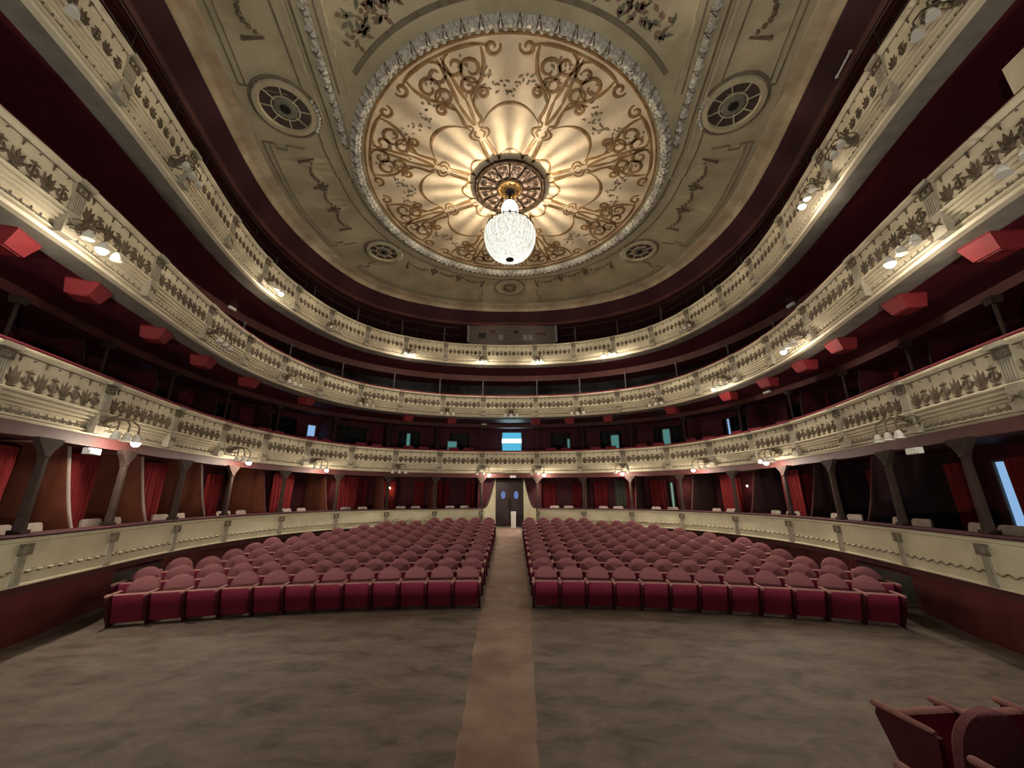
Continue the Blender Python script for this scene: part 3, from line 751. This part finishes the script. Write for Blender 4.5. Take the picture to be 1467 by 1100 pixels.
# swags between the round windows
def swag(pa,pb,sag_dir,nm='swag'):
    mb=MB(); n=3
    for j in range(n):
        a=(pa[0]+(pb[0]-pa[0])*j/n,pa[1]+(pb[1]-pa[1])*j/n); b=(pa[0]+(pb[0]-pa[0])*(j+1)/n,pa[1]+(pb[1]-pa[1])*(j+1)/n)
        for k in range(9):
            t=k/8; s=math.sin(PI*t)*.30
            mb.sphere((a[0]+(b[0]-a[0])*t+sag_dir[0]*s,a[1]+(b[1]-a[1])*t+sag_dir[1]*s,ZC-.03),.035+.03*math.sin(PI*t),6,4)
        c=b if j<n-1 else None
        for q in ([a] if j==0 else [])+[b]:
            mb.tube([(q[0],q[1],ZC-.03),(q[0]+sag_dir[0]*.42,q[1]+sag_dir[1]*.42,ZC-.03)],[.03,.045],6)
            mb.sphere((q[0]+sag_dir[0]*.46,q[1]+sag_dir[1]*.46,ZC-.03),.06,6,4)
        if c:
            for k in range(14):
                an=2*PI*k/14; mb.sphere((c[0]+sag_dir[0]*.22+.12*math.cos(an),c[1]+sag_dir[1]*.22+.12*math.sin(an),ZC-.04),.032,5,3)
    o=mb.build(nm,'bronze',ceil)
for sx in (-1,1):
    swag((sx*6.05,9.5),(sx*6.15,12.7),(sx,0.2)); swag((sx*4.5,14.95),(sx*1.25,16.55),(sx*.35,.93)); swag((sx*5.55,6.2),(sx*5.2,3.4),(sx,0))
# painted scrollwork on the medallion
def scroll_paths():
    out=[]
    for e in (-1,1):
        out+= [[(1.34,e*.17),(1.75,e*.15),(2.15,e*.12)],
               [(1.34,e*.17),(1.52,e*.30)],[(1.50,e*.10),(2.1,e*.05)],
               [(2.15,e*.12),(2.25,e*.26),(2.4,e*.28),(2.5,e*.12),(2.62,e*.10)],
               [(2.2,e*.05),(2.32,e*.16),(2.45,e*.06)],
               [(2.62,e*.10),(2.7,e*.25),(3.0,e*.24),(3.4,e*.28)],
               [(2.62,e*.02),(3.0,e*.09),(3.35,e*.12)],
               spiral(3.62,e*.36,.26,-e*PI/2+PI,-e*1.1),
               spiral(3.98,e*.62,.34,PI,e*1.25),
               spiral(4.20,e*.26,.30,0,-e*1.2),
               spiral(3.35,e*.62,.15,0,e*1.2),
               [(4.55,e*.0),(4.52,e*.5),(4.44,e*.9),(4.30,e*1.2)],
               spiral(4.22,e*1.3,.20,e*PI/2,e*1.1),
               [(3.4,e*.28),(3.7,e*.75),(4.05,e*.98),(4.35,e*1.05)],
               [(3.35,e*.12),(3.7,e*.08),(4.5,e*.05)],
               [(3.2,e*.26),(3.45,e*.5),(3.52,e*.78)]]
    return out
SP=scroll_paths()
def sm(pts,k=5):
    if len(pts)<3: return pts
    out=[]
    n=len(pts)
    for i in range(n-1):
        p0=pts[max(i-1,0)];p1=pts[i];p2=pts[i+1];p3=pts[min(i+2,n-1)]
        for q in range(k):
            t=q/k
            out.append(tuple(.5*(2*p1[j]+(p2[j]-p0[j])*t+(2*p0[j]-5*p1[j]+4*p2[j]-p3[j])*t*t+(3*p1[j]-p0[j]-3*p2[j]+p3[j])*t**3) for j in (0,1)))
    return out+[pts[-1]]
for q in range(8):
    th=PI/8+q*PI/4; c,s=math.cos(th),math.sin(th)
    tr=lambda p:(CX+p[0]*c-p[1]*s,CY+p[0]*s+p[1]*c)
    mb=MB()
    for pth in SP:
        pp=pth if len(pth)>12 else sm(pth)
        n=len(pp); w=[(.045+.065*math.sin(PI*min(1,(i+1)/n))) for i in range(n)]
        if pp[0][0]<2.3: w=[x*.75 for x in w]
        mb.ribbon([tr(p) for p in pp],w,ZC-.004,.010)
    for e in (-1,1): mb.ribbon([tr((1.30,e*.17)),tr((1.5,e*.2))],[.01,.13],ZC-.004,.01)
    mb.build('painted_scrollwork','paint',ceil)
    for m,cnt,spread in (('leafbrown',46,1.),('leafgreen',16,.8),('leafred',12,.55)):
        mb=MB()
        for k in range(cnt):
            if m=='leafred': r_=rnd.uniform(3.6,4.3); t_=rnd.uniform(-.55,.55)
            elif rnd.random()<.6:
                e=rnd.choice((-1,1)); u=rnd.random(); r_=3.85-.75*u+rnd.gauss(0,.09); t_=e*(.80+.50*u+rnd.gauss(0,.08))
            else: r_=rnd.uniform(3.3,4.4); t_=rnd.uniform(-.75,.75)
            a=rnd.uniform(0,2*PI); l=rnd.uniform(.07,.15)
            p=(r_,t_); mb.ribbon([tr(p),tr((p[0]+l*.5*math.cos(a),p[1]+l*.5*math.sin(a))),tr((p[0]+l*math.cos(a),p[1]+l*math.sin(a)))],[.02,.07,.006],ZC-.004,.012)
        mb.build('painted_leaves',m,ceil)
    # crescents between the motifs
    th=q*PI/4; c,s=math.cos(th),math.sin(th)
    tr2=lambda p:(CX+p[0]*c-p[1]*s,CY+p[0]*s+p[1]*c)
    n=24; mb=MB()
    pth=[]; w=[]
    for k in range(n+1):
        t=-1+2*k/n; ph=t*.30*PI/2*1.0
        R=2.45+.62*math.cos(t*PI/2)**.8 if abs(t)<1 else 2.45
        pth.append(tr2((R*math.cos(ph*.72),R*math.sin(ph*.72)))); w.append(.02+.10*math.cos(t*PI/2)**2)
    mb.ribbon(pth,w,ZC-.004,.010)
    pth=[];w=[]
    for k in range(n+1):
        t=-1+2*k/n; R=1.30+.36*math.cos(t*PI/2); ph=t*.30
        pth.append(tr2((R*math.cos(ph),R*math.sin(ph)))); w.append(.02+.06*math.cos(t*PI/2)**2)
    mb.ribbon(pth,w,ZC-.004,.010)
    mb.build('painted_crescent','paint',ceil)
# painted flower sprays in the spandrels
for sx in (-1,1):
    for m,cnt in (('leafgreen',80),('leafbrown',70),('leafred',40)):
        mb=MB()
        cs=[(sx*3.25,6.05),(sx*2.75,5.55),(sx*2.2,5.1),(sx*1.6,4.8),(sx*2.5,4.9)]
        k=0
        while k<cnt:
            q=rnd.choice(cs[1:] if m=='leafred' else cs); x=q[0]+rnd.gauss(0,.26); y=q[1]+rnd.gauss(0,.24)
            if math.hypot(x-CX,y-CY)<5.62 or abs(x)>3.7: continue
            k+=1
            a=rnd.uniform(0,2*PI); l=rnd.uniform(.12,.26)
            mb.ribbon([(x,y),(x+l*.5*math.cos(a),y+l*.5*math.sin(a)),(x+l*math.cos(a),y+l*math.sin(a))],[.03,.11,.008],ZC,.010)
        mb.build('painted_flowers',m,ceil)
# round windows (oculi)
for i,(x,y,R) in enumerate(OCU):
    w=f"{'left' if x<0 else 'right'}"; pos='near the stage' if i<2 else 'towards the back'
    r=thing('ceiling_oculus',f'round dark-paned ceiling window in a cream ring, {w} of the medallion {pos}','ceiling window',(x,y,ZC),0,'round ceiling windows')
    N=32
    MB().ribbon([(1.36*R*math.cos(2*PI*k/N),1.36*R*math.sin(2*PI*k/N)) for k in range(N+1)],.07,0,.06).build('outer_ring','mouldshade',r)
    MB().ribbon([(1.13*R*math.cos(2*PI*k/N),1.13*R*math.sin(2*PI*k/N)) for k in range(N+1)],.18,0,.09).build('frame','ceil',r)
    MB().lathe([(R,-.02),(R,0)],n=N).build('pane','oculusglass',r,False)
    MB().lathe([(.42*R,-.05),(.48*R,-.02)],n=24).build('centre_disc','oculusmid',r)
    MB().lathe([(.19*R,-.08),(.22*R,-.05)],n=18).build('centre_hole','black',r)
    mb=MB()
    for k in range(8):
        a=2*PI*k/8+.25; mb.tube([(.48*R*math.cos(a),.48*R*math.sin(a),-.03),(R*math.cos(a),R*math.sin(a),-.03)],.018,5)
    mb.tube([(.55*R*math.cos(2*PI*k/N),.55*R*math.sin(2*PI*k/N),-.03) for k in range(N+1)],.02,5)
    mb.build('muntins','mould',r)
    mb=MB()
    for k in range(9): 
        a=(PI if x>0 else 0)+(k-4)*.14+(.3 if x<0 else -.3); mb.sphere((1.33*R*math.cos(a),1.33*R*math.sin(a),-.05),.06,6,4)
    mb.build('carved_spray','garland',r)
# ------------------------------------------------------------------ pierced rosette over the chandelier
RX,RY=.05,10.62
r=thing('ceiling_rosette','round pierced dark brass rosette on the ceiling above the chandelier','rosette',(RX,RY,ZC-.02))
MB().lathe([(1.12,-.03),(1.12,.0)],n=48).build('backing','roseback',r,False)
mb=MB()
for R,w in ((1.14,.05),(1.06,.03),(.42,.03)): mb.tube([(R*math.cos(2*PI*k/64),R*math.sin(2*PI*k/64),-.10 if R>.5 else -.09) for k in range(65)],w,8)
mb.lathe([(1.10,-.10),(1.16,-.12),(1.18,-.05),(1.14,0),(1.10,-.02)],n=64,cap=False)
mb.build('rim','darkbrass',r)
for k in range(12):
    a=2*PI*k/12; c,s=math.cos(a),math.sin(a); tr=lambda p:(p[0]*c-p[1]*s,p[0]*s+p[1]*c,-.085)
    mb=MB()
    mb.tube([tr((.42,0)),tr((.7,0)),tr((.92,0)),tr((1.05,0))],[.022,.022,.03,.02],5)
    for e in (-1,1):
        mb.tube([tr(p) for p in [(.45,e*.02)]+[(.62,e*.05),(.78,e*.10),(.92,e*.2)]],.016,5)
        mb.tube([tr(p) for p in spiral(.86,e*.125,.085,PI,-e*1.1,10)],.017,5)
        mb.tube([tr(p) for p in spiral(.62,e*.09,.05,0,e*1.1,8)],.013,5)
    mb.sphere(tr((.98,.0)),.05,6,4)
    mb.build('scroll_spoke','darkbrass',r)
mb=MB()
for k in range(8):
    a=2*PI*k/8+PI/8; mb.sphere((1.16*math.cos(a),1.16*math.sin(a),-.1),.075,6,4)
mb.build('rim_knob','darkbrass',r)
mb=MB().lathe([(.40,-.10),(.38,-.14),(.2,-.17),(.16,-.2),(.16,-.12),(.36,-.08)],n=24)
for k in range(12):
    a=2*PI*k/12; mb.sphere((.3*math.cos(a),.3*math.sin(a),-.17),.035,6,4)
mb.build('gilt_hub','gold',r)
MB().lathe([(.15,-.20),(.15,-.10)],n=20).build('cable_opening','black',r)

# ------------------------------------------------------------------ chandelier
CZ=10.68
r=thing('chandelier','large lit crystal basket chandelier hanging under the brass rosette','chandelier',(RX,RY,CZ))
MB().tube([(0,0,1.1),(0,0,1.62)],.03,8).build('suspension_rod','darkbrass',r)
mb=MB()
for k in range(3):
    a=2*PI*k/3; mb.tube([(.03*math.cos(a),.03*math.sin(a),1.5),(.16*math.cos(a),.16*math.sin(a),1.02)],.008,4)
mb.build('chain','darkbrass',r)
# basket of bead strings
prof=[(.76,.0),(.80,-.12),(.81,-.28),(.78,-.50),(.71,-.72),(.58,-.90),(.40,-1.03),(.20,-1.10),(.03,-1.12)]
MB().grid([[(rr*math.cos(2*PI*k/48)*(1+.02*(k%2)),rr*math.sin(2*PI*k/48)*(1+.02*(k%2)),z) for k in range(48)] for rr,z in prof]).build('bead_basket','crystal',r)
mb=MB()
for k in range(36):
    a=2*PI*k/36
    mb.tube([((rr+.012)*math.cos(a),(rr+.012)*math.sin(a),z) for rr,z in prof],.012,4)
mb.build('bead_string','crystal',r)
mb=MB()
for R,z in ((.755,.0),(.755,.07)): mb.tube([(R*math.cos(2*PI*k/48),R*math.sin(2*PI*k/48),z) for k in range(49)],.016,6)
for k in range(24):
    a=2*PI*k/24; mb.tube([(.755*math.cos(a),.755*math.sin(a),0),(.755*math.cos(a),.755*math.sin(a),.13)],[.014,.02],5)
mb.build('brass_hoop','darkbrass',r)
mb=MB().lathe([(.12,-1.11),(.13,-1.125),(.08,-1.14),(.03,-1.16)],n=16)
mb.build('bottom_boss','darkbrass',r)
# tapering crown of strings
mb=MB(); cp2=[(.74,.05),(.46,.12),(.31,.28),(.27,.50),(.26,.85),(.18,1.02),(.07,1.10)]
for k in range(24):
    a=2*PI*k/24; mb.tube([(rr*math.cos(a),rr*math.sin(a),z) for rr,z in cp2],.0165,6)
mb.build('crown_string','crown',r)
mb=MB().lathe([(.05,1.08),(.10,1.10),(.10,1.14),(.03,1.18)],n=16); mb.build('crown_ring','darkbrass',r)
MB().sphere((0,0,.56),.03,12,8).build('inner_bulb','chandlight',r,label='bright bulb inside the crown')

# ------------------------------------------------------------------ sconces on the balcony fronts
def sconce(s,zt,shift,lit,lab,big=1.):
    q=P(s,shift+.06)
    r=thing('balcony_sconce',lab,'sconce',(q[0],q[1],zt-.80),rot_at(s),'balcony sconces')
    mb=MB().lathe([(.02,.0),(.09,.01),(.11,.03),(.06,.05),(.02,.06)],n=12)
    mb.v=[(x,-z-.01,y) for x,y,z in mb.v]
    mb.build('backplate','bronze',r)
    mb=MB()
    for e in (-1,0,1):
        pts=[(0,-.06,0),(e*.08,-.24,.10),(e*.2,-.42,.12),(e*.28,-.52,.0),(e*.29,-.52,-.14)]
        mb.tube([Vector(p)*big for p in pts],[.022,.02,.016,.014,.018],6)
        mb.tube([Vector((e*.12,-.16-.1*math.cos(a),.04+.09*math.sin(a)))*big for a in [k*.7 for k in range(9)]],.012,5)
    for k in range(5):
        a=PI*k/4; leaf(mb,lambda u,z,d:(u,-.05-d,z),0,0,a,.17*big,.08)
    mb.build('scroll_arms','bronze',r)
    for i,e in enumerate((-1,0,1)):
        x,y,z=e*.29*big,-.52*big,-.16*big
        MB().lathe([(.028,0),(.045,-.03),(.072,-.09),(.066,-.12),(.084,-.15)],(x,y,z),12).build('tulip_shade','glassoff',r)
        if i in lit:
            MB().sphere((x,y,z-.15),.07,12,8).build('lit_bulb','bulb',r,label='glowing bulb')
nth=lambda v: ORD[v]
T1S=[(-17.5,(2,)),(-12.85,(2,)),(-9.1,(2,)),(-5.33,()),(-1.3,(2,)),(1.4,(2,)),(5.45,(1,)),(9.2,(0,)),(12.5,(1,)),(17.6,())]
T2S=[(-19.5,(1,)),(-15.2,()),(-11.25,()),(-7.3,()),(-3.2,()),(.08,()),(3.5,()),(7.5,()),(11.05,(0,)),(15.1,(0,)),(19.4,(0,)),(21.3,())]
T3S=[(-21.3,()),(-18.05,()),(-13.1,(2,)),(-9.5,()),(-5.32,(1,)),(-1.5,(1,)),(1.49,(1,)),(5.3,(0,2)),(9.66,()),(17.4,(0,)),(18.6,()),(21.0,())]
for lst,zt,sh,nm in ((T1S,Z1,SH1,'lowest'),(T2S,Z2,SH2,'middle'),(T3S,Z3,SH3,'top')):
    for i,(s,lit) in enumerate(lst):
        L=[x for x in lst if x[0]*s>0 or abs(s)<.3]
        k=sorted(abs(x[0]) for x in L).index(abs(s))
        where='at the very centre' if abs(s)<.3 else f"{ORD[k]} {side_word(s)} of the centre"
        st='unlit' if not lit else ('with one lit bulb' if len(lit)==1 else 'with two lit bulbs')
        sconce(s,zt,sh,lit,f'bronze scroll sconce {st} on the {nm} balcony, {where}',.9 if zt>9 else 1.)

# ------------------------------------------------------------------ red hoods under the middle balcony
HS=[-21.4,-19.6,-18.0,-15.9,-14.0,-12.0,-9.4,-4.95,-2.9,1.3,2.96,4.79,7.6,10.2,12.0,13.66,15.24,17.5,19.44,21.4]
for s in HS:
    k=sorted(abs(x) for x in HS if x*s>0).index(abs(s)); q=P(s,.62)
    r=thing('red_hood',f'red angled box hanging under the middle balcony soffit, {ORD[k]} {side_word(s)} of the centre','red box',(q[0],q[1],6.23),rot_at(s)+.15,'red boxes under the middle balcony')
    rows=[[(-w,-d,z),(w,-d,z),(w,d2,z),(-w,d2,z)] for z,w,d,d2 in ((0,.23,.20,.26),(-.06,.24,.22,.26),(-.30,.19,.10,.24))]
    MB().grid(rows,True,True).build('housing','hood',r,False)
    MB().box((0,.06,-.305),(.34,.26,.02)).build('bottom_plate','hood',r,False)
# emergency lights
for s,off,z,t in ((-17.6,.1,3.13,'under the left end of the lowest balcony'),(.17,.1,3.27,'over the central double door'),(17.5,.1,3.15,'under the right end of the lowest balcony'),
                  (-1.26,1.9,6.2,'under the middle balcony left of the blue window'),(10.7,1.9,6.2,'under the right half of the middle balcony'),(-12.0,1.9,8.95,'under the left half of the top balcony'),(12.2,1.9,8.95,'under the right half of the top balcony')):
    q=P(s,off); r=thing('emergency_light',f'small white emergency light {t}','emergency light',(q[0],q[1],z),rot_at(s),'emergency lights')
    MB().box((0,0,0),(.30,.09,.11)).build('body','white',r,False)
    MB().box((0,-.05,-.01),(.26,.02,.07)).build('diffuser','glassoff',r,False)
# hanging fluorescent tube beside the ceiling edge
r=thing('hanging_tube','thin white tube hanging on a wire beside the right ceiling edge','tube light',(*P(18.6,.15),11.34),rot_at(18.6))
MB().tube([(-.24,0,0),(.24,0,0)],.022,8).build('tube','white',r)
MB().box((-.26,0,0),(.05,.05,.05)).box((.26,0,0),(.05,.05,.05)).build('end_caps','white',r,False)
o=tag(MB().tube([(*P(18.6-i*.5,.15-.0*i),11.34-.02*i+.0*i*i) for i in range(22)],.006,4).build('lamp_wire','rope'),'thin dark wire running back from the hanging white tube','wire')

# ------------------------------------------------------------------ windows and lit openings
def window(n,s,off,w,z0,z1,m,lab,bar=None):
    q=P(s,off); r=bpy.data.objects.new(f'window_{n}',None); COL.objects.link(r); r.location=(q[0],q[1],z0); r.rotation_euler=(0,0,rot_at(s)); struct(r,lab)
    H=z1-z0
    MB().box((0,.03,H/2),(w,.03,H)).build('pane',m,r,False)
    mb=MB()
    for x in (-w/2,w/2): mb.box((x,0,H/2),(.05,.06,H+.05))
    for z in (0,H): mb.box((0,0,z),(w+.05,.06,.05))
    mb.build('frame','postgrey',r,False)
    return r
w1=window(1,.10,3.55,1.15,4.4,6.0,'cyanpane','bright cyan glass door in the middle of the lowest balcony')
t=thing('fluorescent_lamp','glowing white-blue fluorescent lamp across the cyan window behind the lowest balcony','lamp',(.10,22.72,5.47))
MB().box((0,0,0),(1.12,.05,.20)).build('glowing_diffuser','tubelit',t,False)
MB().box((-.59,.0,0),(.05,.07,.22)).box((.59,.0,0),(.05,.07,.22)).build('end_caps','postgrey',t,False)
for i,(s,w,z0,z1,m,t) in enumerate(((-7.62,.42,4.9,5.75,'bluepane','bluish-white pane left behind the lowest balcony'),(-4.46,.22,4.4,5.8,'tealpane','narrow teal pane behind the lowest balcony'),
        (-2.70,.55,4.4,5.45,'tealpane','teal pane left of the cyan window'),(2.74,.16,4.4,5.6,'tealpane','narrow teal pane right of the cyan window'),
        (4.60,.46,4.4,5.7,'tealpane','teal pane, second right of the cyan window'),(6.42,.40,4.4,5.8,'tealpane','teal pane, third right of the cyan window'),
        (8.19,.16,4.4,5.9,'bluepane','narrow blue pane right behind the lowest balcony'),(-12.6,.16,4.9,5.9,'bluepane','narrow blue pane far left behind the lowest balcony'))):
    window(i+2,s,3.68,w,z0,z1,m,t)
window(10,6.60,2.70,.14,1.1,3.0,'greenpane','narrow green-white lit gap right of the door in the stalls boxes')
window(11,15.70,2.70,.32,1.1,3.08,'bluepane','bright blue lit door gap at the far right of the stalls boxes')
o=tag(curtain_mesh(.6,2.1,5,'greencloth'),'dull green curtain in the second stalls box right of the door','curtain'); q=P(4.8,2.6); o.location=(q[0],q[1],1.02); o.rotation_euler=(0,0,rot_at(4.8))
# small lamps inside the left boxes
for s,t in ((-6.9,'third'),(-5.2,'second'),(-11.6,'fifth'),(-13.9,'sixth'),(-15.9,'seventh'),(9.1,None),(7.0,None)):
    q=P(s,2.3); w=side_word(s)
    k=max(i for i,p in enumerate(PITP) if p<abs(s))
    r=thing('box_lamp',f'small lit bulb high inside the {ORD[k]} stalls box {w} of the central door','lamp',(q[0],q[1],2.75),rot_at(s),'small lamps in the stalls boxes')
    MB().lathe([(.03,.02),(.05,.05),(.05,.09),(.02,.1)],n=10).build('holder','darkbrass',r)
    MB().sphere((0,0,0),.03,8,6).build('bulb','wallbulb',r)
# cream proscenium board at the right end of the middle balcony
r=tag(MB().box((0,0,.45),(.9,.08,.9)).build('cream_board','cream',None,False),'cream board standing at the right end of the middle balcony','board')
q=P(20.9,.7); r.location=(q[0],q[1],7.55); r.rotation_euler=(0,0,rot_at(20.9))

# ------------------------------------------------------------------ stage behind the viewer with two unseen fill lamps added to brighten the hall
struct(MB().box((0,-5.4,.45),(16,13,.98)).build('floor_stage','floor',smooth=False),'wooden stage floor')
for sx in (-1,1):
    r=thing('added_fill_lamp',f'added fill lamp on the stage floor aimed up into the hall, {side_word(sx)} of the middle','lamp',(sx*3,-3.,.95))
    MB().box((0,0,.03),(.5,.4,.05)).box((0,-.05,.18),(.5,.12,.26)).build('body','black',r,False)
    l=bpy.data.lights.new('added_fill_light','AREA'); l.shape='RECTANGLE'; l.size=.5; l.size_y=.22; l.energy=FLOOD; l.color=(1,.93,.80)
    o=bpy.data.objects.new('added_fill_beam',l); COL.objects.link(o); o.location=(sx*3,-2.85,1.16)
    o.rotation_euler=(Vector((sx*.5,14,9.5))-o.location).to_track_quat('-Z','Y').to_euler()
# ------------------------------------------------------------------ camera, world, exposure
cam=bpy.data.cameras.new('camera'); co=bpy.data.objects.new('camera',cam); COL.objects.link(co)
co.location=(.12,0,2.35); co.rotation_euler=(math.radians(90+16.25),0,0); cam.sensor_width=36; cam.sensor_fit='HORIZONTAL'; cam.lens=36*551/1467
cam.clip_start=.05
scene.camera=co
w=bpy.data.worlds.new('world'); scene.world=w; w.use_nodes=True
w.node_tree.nodes['Background'].inputs['Color'].default_value=(.85,.92,1.,1); w.node_tree.nodes['Background'].inputs['Strength'].default_value=WORLD
scene.view_settings.view_transform='Standard'; scene.view_settings.look='None'; scene.view_settings.exposure=EXPO; scene.view_settings.gamma=1; scene.view_settings.use_curve_mapping=False
scene.cycles.max_bounces=6; scene.cycles.diffuse_bounces=4; scene.cycles.sample_clamp_indirect=4
